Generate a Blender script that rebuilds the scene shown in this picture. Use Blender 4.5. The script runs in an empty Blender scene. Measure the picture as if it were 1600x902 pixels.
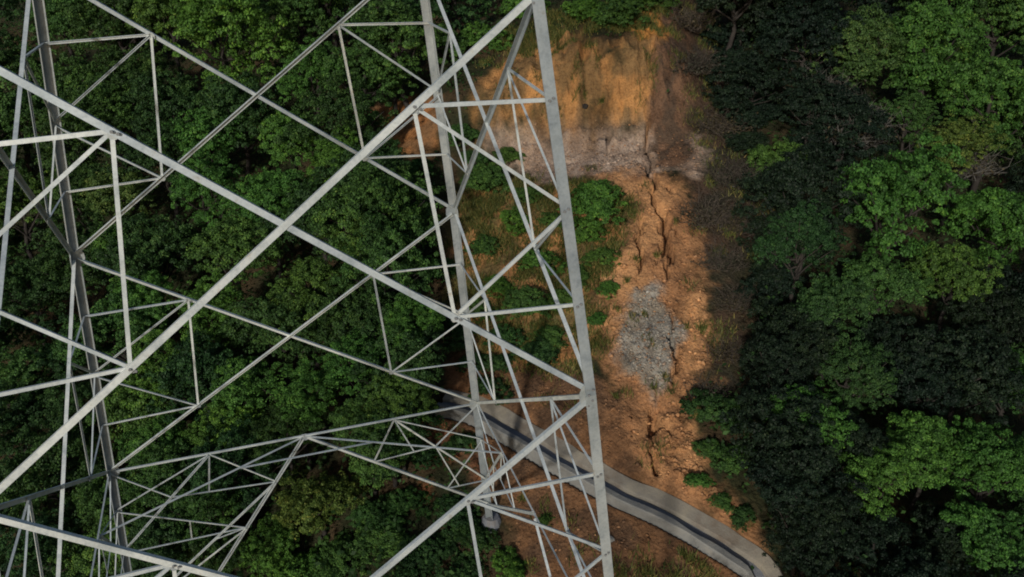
import bpy, math, random
import numpy as np
from mathutils import Matrix, Vector

scene = bpy.context.scene
COL = scene.collection

# ------------------------------------------------------------------ camera
cam_data = bpy.data.cameras.new("camera")
cam_data.sensor_width = 36.0
cam_data.lens = 1289.9 / 1600.0 * 36.0
cam_data.clip_start = 0.1
cam_data.clip_end = 2000.0
cam = bpy.data.objects.new("camera", cam_data)
COL.objects.link(cam)
YAW, PITCH, ROLL = 0.3137, 0.4549, -0.0068
_f = Vector((math.sin(YAW) * math.cos(PITCH), math.cos(YAW) * math.cos(PITCH), -math.sin(PITCH)))
_r0 = Vector((math.cos(YAW), -math.sin(YAW), 0.0))
_u0 = _r0.cross(_f)
_r = _r0 * math.cos(ROLL) + _u0 * math.sin(ROLL)
_u = -_r0 * math.sin(ROLL) + _u0 * math.cos(ROLL)
cam.matrix_world = Matrix(((_r.x, _u.x, -_f.x, -0.266), (_r.y, _u.y, -_f.y, -13.221), (_r.z, _u.z, -_f.z, 6.663), (0, 0, 0, 1)))
scene.camera = cam

# ------------------------------------------------------------------ sky, sun, exposure
SUN_DIR = Vector((-0.54, -0.755, 0.365)).normalized()      # towards the sun
world = bpy.data.worlds.new("World")
scene.world = world
world.use_nodes = True
wn = world.node_tree
wn.nodes.clear()
sky = wn.nodes.new("ShaderNodeTexSky")
sky.sky_type = 'NISHITA'
sky.sun_disc = False
sky.sun_elevation = math.asin(SUN_DIR.z)
sky.sun_rotation = math.atan2(SUN_DIR.x, SUN_DIR.y)
bg = wn.nodes.new("ShaderNodeBackground")
bg.inputs["Strength"].default_value = 0.085
wo = wn.nodes.new("ShaderNodeOutputWorld")
wn.links.new(sky.outputs[0], bg.inputs[0])
wn.links.new(bg.outputs[0], wo.inputs[0])
sun_data = bpy.data.lights.new("sun", 'SUN')
sun_data.energy = 3.2
sun_data.angle = math.radians(3.0)
sun_data.color = (1.0, 0.965, 0.915)
sun = bpy.data.objects.new("sun", sun_data)
COL.objects.link(sun)
sun.rotation_euler = SUN_DIR.to_track_quat('Z', 'Y').to_euler()
sun.location = (20, -30, 40)
scene.view_settings.view_transform = 'Standard'
scene.view_settings.look = 'None'
scene.view_settings.exposure = 0.0
scene.view_settings.gamma = 1.0
scene.cycles.max_bounces = 6
scene.cycles.filter_width = 1.9

TREES = [
 (-0.67, 28.07, 5.16, 2.79, 'b', 'broad mid green crown above the upper rear brace crossing, slightly to its left'),
 (-1.88, 23.81, 3.99, 1.92, 'b', 'bright crown just below left of the upper rear brace crossing'),
 (1.4, 21.31, 3.61, 1.64, 'b', 'crown framed by the lower right arms of the upper rear brace crossing'),
 (2.8, 23.97, 3.88, 1.84, 'b', 'sunlit leafy crown just right of the upper rear brace crossing'),
 (-6.3, 29.44, 3.84, 1.81, 'm', 'olive crown between the far left leg and the first thin upright'),
 (-8.82, 38.61, 4.48, 2.28, 'm', 'crown in the top left corner beside the tapered far left leg'),
 (-3.22, 34.45, 4.16, 2.04, 'm', 'dark mottled crown at the top edge above the left rear diagonal'),
 (6.34, 24.31, 3.62, 1.64, 'd', 'dark crown in the top edge left of the right rear leg'),
 (2.99, 29.62, 3.7, 1.7, 'm', 'crown at the top edge between the two rear diagonals'),
 (0.18, 18.76, 3.69, 1.69, 'b', 'bright domed crown directly above the nearest brace crossing'),
 (-2.25, 20.64, 3.7, 1.7, 'b', 'crown between the nearest long diagonal and the rear rising diagonal'),
 (-1.37, 16.9, 3.65, 1.67, 'm', 'olive crown just below left of the nearest brace crossing'),
 (2.99, 14.68, 3.26, 1.38, 'm', 'rounded crown in the right angle of the nearest brace crossing'),
 (0.95, 13.64, 3.27, 1.38, 'm', 'crown just below the nearest brace crossing, mottled with yellow leaves'),
 (-5.83, 23.51, 3.52, 1.57, 'y', 'yellow green crown right of the far left leg below the bright joint'),
 (-10.06, 25.51, 4.01, 1.94, 'm', 'crown at the left edge between the pale near members'),
 (-9.21, 20.29, 3.83, 1.8, 'd', 'dark crown at the left edge beside the far left leg joint'),
 (-5.82, 20.39, 3.29, 1.4, 'b', 'crown just right of the far left leg joint'),
 (-4.8, 16.89, 3.32, 1.42, 'b', 'leafy crown behind the long pale upright of the near face'),
 (-2.41, 14.7, 3.3, 1.4, 'b', 'crown under the rear falling diagonal left of the lower rear crossing'),
 (-8.81, 16.42, 3.51, 1.56, 'm', 'crown at the left edge under the near falling strut'),
 (-4.16, 13.34, 3.22, 1.35, 'b', 'green crown left of the thin upright below the rear diagonal'),
 (-1.35, 11.2, 3.2, 1.33, 'b', 'bright crown below left of the lower rear brace crossing'),
 (0.16, 9.62, 3.24, 1.36, 'b', 'brightest low crown below the lower rear brace crossing with yellow sprays'),
 (2.06, 9.84, 3.0, 1.18, 'b', 'crown right of the lower rear brace crossing beside a thin upright'),
 (3.93, 10.08, 3.01, 1.2, 'b', 'crown behind the near falling diagonal close to the right rear leg'),
 (2.98, 7.84, 2.87, 1.09, 'm', 'crown above the horizontal frame, nearest to the right rear leg'),
 (4.23, 15.99, 3.26, 1.38, 'm', 'dark grey green crown left of the upper joint on the right rear leg'),
 (-9.01, 13.95, 3.5, 1.56, 'd', 'dark crown at the left edge below the pale near strut'),
 (-4.45, 10.92, 3.01, 1.19, 'b', 'crown between the left rear leg foot joint and the horizontal frame'),
 (-2.11, 9.89, 3.03, 1.21, 'b', 'crown just above the left half of the horizontal frame'),
 (0.07, 7.35, 1.79, 1.28, 'y', 'yellow flecked crown directly below the middle of the horizontal frame'),
 (1.84, 6.66, 0.58, 0.77, 'm', 'crown below the right half of the horizontal frame'),
 (-1.42, 6.95, 1.37, 1.01, 'b', 'crown right of the inclined leg brace at the bottom edge'),
 (-3.06, 7.91, 2.89, 1.1, 'm', 'crown seen through the fan of thin braces at lower left'),
 (-4.6, 7.59, 2.92, 1.12, 'd', 'shadowed crown behind the lowest visible stretch of the left rear leg'),
 (-7.15, 13.72, 3.11, 1.26, 'd', 'dark crown between the left rear leg and its inner diagonal'),
 (3.04, 19.2, 3.12, 1.28, 'b', 'small crown inside the right arm of the upper rear brace crossing'),
 (23.71, 15.07, 3.85, 1.82, 'y', 'yellow green upright crown left of the brightest crown at upper right'),
 (26.27, 14.02, 4.6, 2.37, 'Y', 'brightest yellow green crown in the upper right forest'),
 (27.9, 11.78, 4.32, 2.17, 'Y', 'bright crown touching the right edge below the brightest one'),
 (32.63, 16.68, 4.11, 2.01, 'm', 'darker crown in the top right corner'),
 (19.15, 12.72, 0.93, 1.34, 'm', 'first sunlit crown right of the dry brush'),
 (19.52, 7.17, 4.55, 2.33, 'B', 'largest domed crown in the middle of the right forest'),
 (25.25, 10.4, 3.43, 1.5, 'y', 'crown with yellow green sprays right of the dry twigs'),
 (24.23, 6.95, 3.73, 1.73, 'B', 'bright crown at the right edge level with the largest dome'),
 (20.79, 5.4, 3.36, 1.45, 'm', 'crown below right of the largest dome'),
 (18.11, 5.66, 3.1, 1.26, 'm', 'crown directly below the largest dome'),
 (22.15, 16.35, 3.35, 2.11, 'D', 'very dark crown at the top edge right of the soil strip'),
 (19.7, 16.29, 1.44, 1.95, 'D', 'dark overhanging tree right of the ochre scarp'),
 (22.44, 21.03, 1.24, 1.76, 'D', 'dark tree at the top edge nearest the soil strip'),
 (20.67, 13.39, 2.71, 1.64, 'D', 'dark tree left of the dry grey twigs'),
 (15.78, 6.78, 3.31, 1.41, 'd', 'dim crown left of the largest dome'),
 (15.64, 4.71, 3.11, 1.27, 'd', 'dim crown below left of the largest dome'),
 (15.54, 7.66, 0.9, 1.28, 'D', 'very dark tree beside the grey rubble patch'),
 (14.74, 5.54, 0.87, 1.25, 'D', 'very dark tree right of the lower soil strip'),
 (13.03, 1.93, 3.07, 1.24, 'B', 'crown with pale yellow leaf tips in the lower right forest'),
 (14.01, 0.16, 2.88, 1.1, 'b', 'narrow crown between two sunlit crowns in the lower right'),
 (16.08, 0.58, 3.08, 1.24, 'b', 'wide sunlit crown in the lower right, left of the edge one'),
 (17.38, -0.17, 3.25, 1.37, 'B', 'sunlit crown at the lower right edge'),
 (20.53, 2.13, 2.85, 1.07, 'B', 'small bright crown on the right edge above the lower sunlit ones'),
 (16.2, -1.7, 3.02, 1.2, 'B', 'bright crown in the bottom right corner'),
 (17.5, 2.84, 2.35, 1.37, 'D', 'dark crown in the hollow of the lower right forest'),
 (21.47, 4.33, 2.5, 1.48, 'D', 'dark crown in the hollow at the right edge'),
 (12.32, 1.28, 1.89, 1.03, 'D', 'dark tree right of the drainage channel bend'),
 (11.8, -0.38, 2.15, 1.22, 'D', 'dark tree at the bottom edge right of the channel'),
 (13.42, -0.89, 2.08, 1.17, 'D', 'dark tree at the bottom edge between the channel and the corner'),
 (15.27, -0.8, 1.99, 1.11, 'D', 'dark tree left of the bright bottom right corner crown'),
 (15.09, 2.87, 2.92, 1.13, 'd', 'dim crown right of the pale tipped one'),
 (24.43, 12.39, 3.16, 1.3, 'm', 'crown below the brightest crown at upper right'),
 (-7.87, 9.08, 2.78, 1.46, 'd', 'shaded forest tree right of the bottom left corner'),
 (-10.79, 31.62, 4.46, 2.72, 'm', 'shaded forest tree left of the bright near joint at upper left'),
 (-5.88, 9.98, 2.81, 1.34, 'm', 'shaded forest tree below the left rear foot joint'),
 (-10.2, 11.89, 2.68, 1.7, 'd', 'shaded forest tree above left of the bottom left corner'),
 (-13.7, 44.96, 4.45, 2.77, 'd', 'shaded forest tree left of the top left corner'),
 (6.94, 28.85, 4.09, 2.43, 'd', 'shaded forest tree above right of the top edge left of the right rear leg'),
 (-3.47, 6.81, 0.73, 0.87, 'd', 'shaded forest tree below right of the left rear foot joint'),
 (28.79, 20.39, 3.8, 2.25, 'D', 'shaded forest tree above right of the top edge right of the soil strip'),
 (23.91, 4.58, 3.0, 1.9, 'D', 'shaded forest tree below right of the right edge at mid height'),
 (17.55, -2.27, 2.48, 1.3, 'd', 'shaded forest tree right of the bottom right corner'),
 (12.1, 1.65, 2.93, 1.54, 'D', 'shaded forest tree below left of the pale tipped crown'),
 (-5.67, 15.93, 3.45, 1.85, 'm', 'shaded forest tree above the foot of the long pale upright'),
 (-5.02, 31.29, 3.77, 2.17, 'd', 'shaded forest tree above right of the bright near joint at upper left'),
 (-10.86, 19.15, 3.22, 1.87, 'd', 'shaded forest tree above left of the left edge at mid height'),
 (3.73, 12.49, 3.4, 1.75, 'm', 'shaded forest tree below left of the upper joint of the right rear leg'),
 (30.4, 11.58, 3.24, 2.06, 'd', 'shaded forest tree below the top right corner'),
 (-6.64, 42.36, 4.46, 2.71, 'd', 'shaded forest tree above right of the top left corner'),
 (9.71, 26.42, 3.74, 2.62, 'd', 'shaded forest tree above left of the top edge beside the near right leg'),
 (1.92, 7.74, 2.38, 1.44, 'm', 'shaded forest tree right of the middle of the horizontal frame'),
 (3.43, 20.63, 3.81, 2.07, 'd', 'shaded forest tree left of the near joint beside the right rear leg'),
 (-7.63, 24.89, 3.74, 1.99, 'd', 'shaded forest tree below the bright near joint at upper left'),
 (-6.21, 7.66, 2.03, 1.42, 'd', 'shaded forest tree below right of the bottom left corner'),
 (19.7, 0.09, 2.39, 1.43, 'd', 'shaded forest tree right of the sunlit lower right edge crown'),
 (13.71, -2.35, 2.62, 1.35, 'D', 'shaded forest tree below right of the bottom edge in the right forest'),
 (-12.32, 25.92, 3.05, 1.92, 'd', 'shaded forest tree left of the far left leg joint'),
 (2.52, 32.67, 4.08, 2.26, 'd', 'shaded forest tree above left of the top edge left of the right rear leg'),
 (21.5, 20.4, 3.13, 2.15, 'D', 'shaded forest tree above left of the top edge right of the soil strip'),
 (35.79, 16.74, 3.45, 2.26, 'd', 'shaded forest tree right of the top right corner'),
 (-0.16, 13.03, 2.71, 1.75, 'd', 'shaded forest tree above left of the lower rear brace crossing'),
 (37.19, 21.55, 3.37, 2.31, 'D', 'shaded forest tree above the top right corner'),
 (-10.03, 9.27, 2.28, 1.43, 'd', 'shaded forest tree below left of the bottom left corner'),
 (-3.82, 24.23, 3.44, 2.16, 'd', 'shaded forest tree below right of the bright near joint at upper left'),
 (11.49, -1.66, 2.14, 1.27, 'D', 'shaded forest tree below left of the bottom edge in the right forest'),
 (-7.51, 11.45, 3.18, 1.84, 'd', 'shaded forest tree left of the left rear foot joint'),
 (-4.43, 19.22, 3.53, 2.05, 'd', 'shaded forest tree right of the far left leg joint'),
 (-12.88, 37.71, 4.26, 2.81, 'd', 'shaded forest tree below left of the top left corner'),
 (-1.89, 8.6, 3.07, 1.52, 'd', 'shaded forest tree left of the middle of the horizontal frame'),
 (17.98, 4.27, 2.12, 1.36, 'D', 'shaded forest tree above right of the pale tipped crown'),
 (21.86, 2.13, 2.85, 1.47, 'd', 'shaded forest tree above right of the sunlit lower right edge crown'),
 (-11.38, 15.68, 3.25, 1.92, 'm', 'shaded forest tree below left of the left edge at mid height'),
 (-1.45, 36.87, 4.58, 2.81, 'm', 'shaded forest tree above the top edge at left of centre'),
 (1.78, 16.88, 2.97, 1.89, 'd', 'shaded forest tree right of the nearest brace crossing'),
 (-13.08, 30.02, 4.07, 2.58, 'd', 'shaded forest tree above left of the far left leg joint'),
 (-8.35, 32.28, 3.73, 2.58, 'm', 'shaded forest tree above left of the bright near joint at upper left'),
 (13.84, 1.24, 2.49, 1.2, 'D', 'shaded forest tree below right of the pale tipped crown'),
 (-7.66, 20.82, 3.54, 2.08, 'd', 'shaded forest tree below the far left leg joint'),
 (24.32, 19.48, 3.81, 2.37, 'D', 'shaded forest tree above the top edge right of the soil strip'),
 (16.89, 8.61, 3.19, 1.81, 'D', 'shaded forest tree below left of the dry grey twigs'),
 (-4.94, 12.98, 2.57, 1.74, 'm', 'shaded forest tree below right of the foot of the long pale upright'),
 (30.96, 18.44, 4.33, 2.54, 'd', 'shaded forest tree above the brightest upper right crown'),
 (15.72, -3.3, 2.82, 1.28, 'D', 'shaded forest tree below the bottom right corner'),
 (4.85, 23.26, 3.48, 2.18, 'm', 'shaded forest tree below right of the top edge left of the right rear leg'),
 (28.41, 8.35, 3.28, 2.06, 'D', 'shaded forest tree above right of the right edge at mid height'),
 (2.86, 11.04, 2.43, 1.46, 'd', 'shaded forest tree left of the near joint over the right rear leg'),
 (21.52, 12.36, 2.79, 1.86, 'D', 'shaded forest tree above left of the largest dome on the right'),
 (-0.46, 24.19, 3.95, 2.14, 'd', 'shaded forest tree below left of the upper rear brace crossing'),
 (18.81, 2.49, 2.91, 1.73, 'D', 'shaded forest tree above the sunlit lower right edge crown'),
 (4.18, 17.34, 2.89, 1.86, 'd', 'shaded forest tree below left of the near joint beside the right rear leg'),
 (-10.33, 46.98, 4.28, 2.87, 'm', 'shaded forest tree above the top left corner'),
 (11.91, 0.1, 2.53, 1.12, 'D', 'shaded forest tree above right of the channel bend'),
 (3.1, 8.96, 3.08, 1.65, 'd', 'shaded forest tree below left of the near joint over the right rear leg'),
 (-2.89, 12.11, 3.14, 1.7, 'd', 'shaded forest tree right of the foot of the long pale upright'),
 (6.68, 23.84, 3.55, 2.2, 'm', 'shaded forest tree right of the top edge left of the right rear leg'),
 (-4.27, 9.56, 2.8, 1.5, 'm', 'shaded forest tree right of the left rear foot joint'),
 (-3.21, 7.48, 1.88, 1.33, 'd', 'shaded forest tree below left of the middle of the horizontal frame'),
 (4.34, 30.09, 4.37, 2.81, 'm', 'shaded forest tree above right of the upper rear brace crossing'),
 (-7.14, 16.46, 2.79, 1.61, 'd', 'shaded forest tree left of the foot of the long pale upright'),
 (38.08, 19.52, 4.18, 2.69, 'd', 'shaded forest tree above right of the top right corner'),
 (-5.95, 36.62, 4.1, 2.69, 'd', 'shaded forest tree left of the top edge at left of centre'),
 (13.85, 4.31, 2.57, 1.5, 'D', 'shaded forest tree above the pale tipped crown'),
 (2.59, 7.69, 2.21, 1.4, 'd', 'shaded forest tree above left of the lowest near joint'),
 (20.59, 19.4, 3.69, 2.16, 'D', 'shaded forest tree above the dark overhanging tree'),
 (12.04, 0.44, 2.79, 1.36, 'D', 'shaded forest tree above the channel bend'),
 (32.54, 13.39, 3.57, 2.22, 'D', 'shaded forest tree below right of the top right corner'),
 (3.89, 14.64, 3.64, 2.08, 'm', 'shaded forest tree left of the upper joint of the right rear leg'),
 (-3.43, 28.23, 3.44, 2.17, 'd', 'shaded forest tree left of the upper rear brace crossing'),
 (-7.72, 28.76, 3.34, 2.25, 'd', 'shaded forest tree below left of the bright near joint at upper left'),
 (-0.45, 8.95, 2.73, 1.37, 'd', 'shaded forest tree below the lower rear brace crossing'),
 (16.09, 7.75, 2.48, 1.49, 'D', 'shaded forest tree below left of the largest dome on the right'),
 (19.33, -0.99, 2.2, 1.18, 'd', 'shaded forest tree above right of the bottom right corner'),
 (-5.73, 8.21, 2.8, 1.55, 'm', 'shaded forest tree below the foot of the long pale upright'),
 (-11.84, 22.14, 3.2, 1.87, 'd', 'shaded forest tree above left of the foot of the long pale upright'),
 (1.94, 12.25, 2.91, 1.83, 'd', 'shaded forest tree above right of the lower rear brace crossing'),
 (13.07, 3.45, 2.55, 1.27, 'D', 'shaded forest tree above left of the pale tipped crown'),
]
SHRUBS = [
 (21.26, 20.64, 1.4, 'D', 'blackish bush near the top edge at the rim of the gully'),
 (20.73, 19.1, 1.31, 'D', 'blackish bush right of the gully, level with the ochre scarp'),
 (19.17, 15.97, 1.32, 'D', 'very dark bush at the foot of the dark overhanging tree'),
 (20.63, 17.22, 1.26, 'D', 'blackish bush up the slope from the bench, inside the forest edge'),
 (8.72, 19.47, 0.87, 'm', 'bush between the near joint strut and the right rear leg'),
 (10.07, 18.96, 0.7, 'm', 'little bush on the left end of the bench'),
 (9.28, 12.43, 0.79, 'b', 'bush beside the rising strut left of the near right leg'),
 (9.32, 10.58, 0.66, 'm', 'bush hugging the left side of the near right leg at mid height'),
 (7.41, 12.52, 0.74, 'b', 'bush below the rising strut, right of the orange clearing'),
 (5.83, 11.23, 0.71, 'd', 'dark bush at the right rear leg beside the near joint'),
 (8.58, 9.35, 0.64, 'm', 'bush between the thin strut and the near right leg'),
 (10.84, 12.75, 0.89, 'b', 'bush immediately right of the near right leg, joined to the big one'),
 (9.75, 15.79, 0.75, 'm', 'bush below the falling strut end, under the bench'),
 (6.68, 9.48, 0.73, 'd', 'dark bush left of the darkest one, over the brown soil'),
 (11.02, 11.26, 0.68, 'm', 'bush below the big rounded one on the strip'),
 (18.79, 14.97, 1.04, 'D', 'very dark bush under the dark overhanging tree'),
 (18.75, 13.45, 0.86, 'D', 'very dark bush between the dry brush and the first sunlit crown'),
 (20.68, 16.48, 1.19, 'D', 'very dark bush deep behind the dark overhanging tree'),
 (0.68, 5.93, 1.18, 'm', 'low bush at the bottom edge below the yellow flecked crown'),
 (2.59, 4.76, 1.07, 'd', 'low dark bush at the bottom edge left of the pale upright'),
 (1.81, 6.12, 1.04, 'm', 'low bush under the right half of the horizontal frame'),
 (3.91, 5.68, 0.84, 'd', 'dark bush just left of the lowest near joint'),
 (-0.63, 6.38, 1.11, 'b', 'low bush at the bottom edge right of the inclined leg brace'),
 (3.4, 4.88, 0.86, 'd', 'dark bush below left of the lowest near joint'),
 (3.72, 3.8, 0.76, 'd', 'dark bush at the bottom edge right of the pale upright'),
 (2.87, 6.76, 0.82, 'm', 'low bush under the long inclined brace to the rear right foot'),
 (11.91, 13.29, 1.52, 'b', 'rounded green bush on the soil strip beside the near right leg'),
 (8.98, 17.93, 1.21, 'm', 'bush just right of the upper joint of the right rear leg'),
 (8.91, 14.6, 0.83, 'b', 'low bush on orange soil between the right face diagonals'),
 (10.15, 13.57, 0.71, 'm', 'bush partly hidden behind the near right leg'),
 (7.53, 14.27, 0.72, 'm', 'small bush below the upper joint of the right rear leg'),
 (8.34, 11.01, 1.03, 'm', 'dark green bush framed by the near rising strut'),
 (7.3, 10.15, 0.78, 'm', 'bush just under the thin strut to the near right leg'),
 (7.75, 8.93, 0.89, 'd', 'darkest bush at the top of the brown soil'),
 (10.76, 10.08, 0.53, 'b', 'small bush at the left rim of the soil strip'),
 (9.99, 9.07, 0.47, 'b', 'smaller bush at the soil rim, above left of the rubble'),
 (8.44, 20.39, 0.93, 'm', 'bush below the orange scar behind the right rear leg'),
 (12.85, 25.74, 1.58, 'b', 'leafy bush at the top edge left of the near right leg'),
 (10.84, 24.58, 1.3, 'b', 'bush above the ochre slope between the right leg members'),
 (14.83, 23.14, 1.34, 'b', 'bush at the top edge just right of the near right leg'),
 (16.09, 21.73, 1.42, 'm', 'bush hanging over the crest of the ochre scarp'),
 (18.23, 22.61, 1.17, 'm', 'bush at the top edge above the bright ochre notch'),
 (11.88, 3.07, 0.92, 'm', 'green bush right of the lower clod strewn soil'),
 (11.96, 4.57, 1.0, 'd', 'low dark bush edging the lower soil strip'),
 (10.53, 2.95, 0.4, 'b', 'small bright bush at the foot of the clod strewn soil'),
 (10.99, 2.21, 0.39, 'm', 'small bush on the slope above the channel bend'),
 (9.14, 26.42, 1.16, 'm', 'bush in the top edge right of the right rear leg'),
 (6.48, 20.33, 0.99, 'm', 'bush below the red scar left of the right rear leg'),
 (4.74, 7.39, 0.68, 'd', 'bush on red soil beside the lower right rear leg'),
 (3.56, 7.9, 0.69, 'd', 'bush below the right half of the horizontal frame, on red soil'),
 (4.94, 3.27, 0.79, 'b', 'bright bush at the bottom edge near the rear leg footing'),
 (6.3, 4.07, 0.29, 'm', 'tiny green bush on bare brown soil under the tower'),
 (6.19, 8.77, 0.71, 'd', 'dark bush just above the start of the channel'),
 (5.9, 10.04, 0.69, 'd', 'dark bush behind the falling near diagonal and rear leg'),
 (11.3, 1.68, 0.53, 'd', 'dark bush at the outer side of the channel bend'),
 (6.11, 14.15, 0.72, 'm', 'bush left of the small orange clearing by the right rear leg'),
 (6.56, 11.88, 0.77, 'm', 'bush right of the right rear leg below the rising strut'),
 (10.1, 11.07, 0.54, 'm', 'bush tucked behind the near right leg at mid height'),
 (11.3, 3.73, 0.56, 'm', 'bush at the right rim of the clod strewn soil'),
 (4.19, 4.59, 0.85, 'd', 'shadowed bush beside the concrete footing'),
]
BRUSH = [
 (15.2, 11.37, 1.03, 'dry brown brush along the right rim of the soil strip'),
 (17.36, 13.06, 1.08, 'dry grey brown brush below the dark overhanging tree'),
 (14.77, 9.46, 0.8, 'lower dry brush at the rim of the soil strip'),
 (12.12, 5.38, 0.67, 'dry brush beside the lower crack'),
 (18.11, 18.21, 1.08, 'dry brush in the gully right of the ochre scarp'),
 (19.45, 21.4, 1.1, 'dry brush at the top edge right of the ochre notch'),
 (16.18, 10.97, 0.93, 'dry brush right of the long crack, between two other dry clumps'),
 (14.42, 7.82, 0.77, 'dry brush right of the grey rubble patch'),
 (13.33, 6.27, 0.69, 'dry brush below right of the rubble patch'),
 (18.25, 15.97, 1.05, 'dry brush on the bench under the dark overhanging tree'),
 (22.16, 12.68, 1.54, 'bare grey twigs in the upper right forest'),
 (25.96, 10.95, 1.25, 'bare grey twigs beside the largest dome'),
 (9.1, 3.46, 0.4, 'dry dark brush just above the channel'),
 (22.26, 14.86, 1.19, 'bare brown twigs left of the yellow green upright crown'),
]
SCARP = [(24.37, 3.04), (25.75, 3.9), (25.61, 5.34), (25.28, 6.75), (23.13, 7.96), (23.36, 8.93), (25.05, 9.54), (26.37, 10.57), (24.08, 10.67), (22.6, 10.9), (21.93, 10.05), (21.32, 9.48), (21.45, 8.16), (21.57, 6.56), (21.63, 5.22), (22.05, 3.88), (22.51, 2.23)]
SCARPL = [(26.29, -2.48), (26.2, -0.92), (24.18, 0.75), (22.55, 0.82), (21.62, 0.0), (23.45, -1.58)]
BENCH = [(22.06, 2.92), (21.71, 5.23), (21.55, 6.56), (21.34, 9.22), (21.4, 10.02), (21.1, 10.67), (20.38, 11.36), (19.07, 11.5), (17.88, 10.9), (18.4, 10.37), (18.36, 9.36), (18.78, 7.92), (18.72, 6.4), (18.62, 5.38), (20.84, 4.13), (21.4, 3.19)]
STRIP = [(19.27, 6.43), (19.35, 7.98), (19.17, 9.48), (17.83, 10.27), (16.04, 10.6), (14.04, 10.62), (11.94, 10.38), (10.05, 10.15), (8.73, 9.53), (7.57, 9.15), (6.06, 9.28), (5.08, 10.27), (4.17, 10.61), (5.06, 9.47), (5.71, 8.33), (6.25, 7.49), (6.7, 6.79), (7.54, 6.3), (9.49, 6.85), (11.31, 6.9), (12.57, 6.68), (13.8, 7.22), (15.06, 8.02), (16.48, 8.4), (17.52, 7.78)]
MOTTLE = [(21.57, 2.23), (18.62, 5.38), (17.52, 7.78), (16.17, 8.37), (14.81, 7.76), (12.83, 6.7), (10.39, 6.82), (10.17, 5.88), (10.82, 3.81), (11.56, 2.94), (14.33, 1.48), (18.71, 0.99)]
RUBBLE = [(12.77, 8.0), (12.75, 8.87), (11.95, 9.3), (10.94, 9.47), (9.87, 9.11), (9.15, 8.71), (9.01, 8.19), (9.37, 7.84), (9.9, 7.19), (11.04, 7.19), (11.96, 7.45)]
SHADED_BROWN = [(11.74, 1.6), (10.94, 3.81), (9.73, 6.66), (9.19, 7.52), (7.37, 7.42), (6.21, 7.85), (5.18, 9.13), (4.18, 10.35), (2.76, 9.88), (3.57, 4.11), (6.57, 3.59), (7.77, 2.6), (9.27, 1.52)]
VERGE = [(28.51, 11.81), (29.79, 14.26), (24.15, 13.49), (20.93, 12.35), (19.93, 14.29), (16.78, 13.57), (13.76, 12.18), (10.11, 11.3), (8.35, 10.25), (10.04, 9.64), (12.2, 10.31), (14.59, 10.48), (17.27, 10.43), (21.18, 10.54), (22.43, 10.89)]
CRACKS = [[(19.78, 9.62), (18.54, 9.31), (17.5, 9.39), (16.94, 9.27), (16.29, 9.47), (15.56, 9.4), (14.85, 9.26), (14.15, 9.3), (13.49, 9.25), (12.87, 9.06)], [(8.97, 8.21), (8.5, 8.11), (7.99, 8.11), (7.51, 7.99)], [(7.51, 7.99), (6.84, 7.96), (6.12, 7.8)], [(21.33, 8.21), (21.05, 7.93), (20.61, 7.85), (19.65, 8.01)], [(16.13, 8.62), (15.13, 8.44), (14.14, 8.44), (13.11, 8.22)], [(11.93, 9.4), (11.02, 9.07), (10.08, 9.18), (9.23, 8.92)], [(21.95, 10.18), (21.32, 9.61), (20.74, 9.39), (19.47, 9.52)], [(15.56, 9.4), (15.35, 9.74), (14.72, 9.81)], [(14.03, 9.26), (13.87, 8.9), (13.37, 8.64)], [(8.09, 8.1), (7.9, 8.4), (7.46, 8.46)], [(17.5, 9.39), (17.31, 9.85), (16.78, 10.07)], [(21.31, 6.69), (21.1, 7.48), (21.09, 8.01), (20.87, 8.93)]]
CHANNEL = [(10.34, 1.46), (9.81, 2.55), (9.31, 3.18), (8.24, 4.39), (7.08, 5.7), (6.23, 6.75), (5.42, 8.11), (4.75, 9.06), (4.22, 9.84), (3.8, 10.39), (3.16, 10.54), (2.2, 10.45), (1.11, 10.16)]
# ------------------------------------------------------------------ helpers
rng = np.random.default_rng(11)

def sm(a, b, x):
    t = np.clip((x - a) / (b - a), 0, 1)
    return t * t * (3 - 2 * t)

def hash2(i, j, s):
    h = (i * 374761393 + j * 668265263 + s * 974711) & 0x7fffffff
    h = ((h ^ (h >> 13)) * 1274126177) & 0x7fffffff
    return ((h ^ (h >> 16)) & 0xffff) / 65535.0

def vnoise(x, y, s=0):
    x = np.asarray(x, float); y = np.asarray(y, float)
    i = np.floor(x).astype(np.int64); j = np.floor(y).astype(np.int64)
    fx = x - i; fy = y - j
    fx = fx * fx * (3 - 2 * fx); fy = fy * fy * (3 - 2 * fy)
    a = hash2(i, j, s); b = hash2(i + 1, j, s); c = hash2(i, j + 1, s); d = hash2(i + 1, j + 1, s)
    return (a * (1 - fx) + b * fx) * (1 - fy) + (c * (1 - fx) + d * fx) * fy

def fbm(x, y, s=0, o=4):
    r = 0; a = .5; t = 0
    for k in range(o):
        r = r + a * vnoise(x * 2 ** k, y * 2 ** k, s + k * 17); t += a; a *= .55
    return r / t

UX, UY = .3086, .9512

def to_uv(x, y): return x * UX + y * UY, x * UY - y * UX
def to_xy(u, v): return u * UX + v * UY, u * UY - v * UX

def _base(u, v):
    H0 = np.interp(u, [-90, -20, 6.24, 18.4, 30, 60, 130], [-48, -20.5, -8.7, -3.2, 2.4, 16, 46])
    H1 = np.interp(u, [-90, -20, 6.24, 17.6, 20.8, 23.0, 24.5, 30, 60, 130], [-48, -20.5, -8.7, -3.45, -3.0, .35, .9, 2.6, 16, 46])
    k = sm(-2, 2, v) * (1 - sm(10.5, 13, v))
    drop = np.interp(v, [-70, -20, -6.8, 3.18, 6.5, 9.5, 11.5, 14, 25, 70], [17, 8.2, 4.65, 1.5, .4, 0, .1, .7, 3.2, 9])
    return H0 + (H1 - H0) * k - drop

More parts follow.
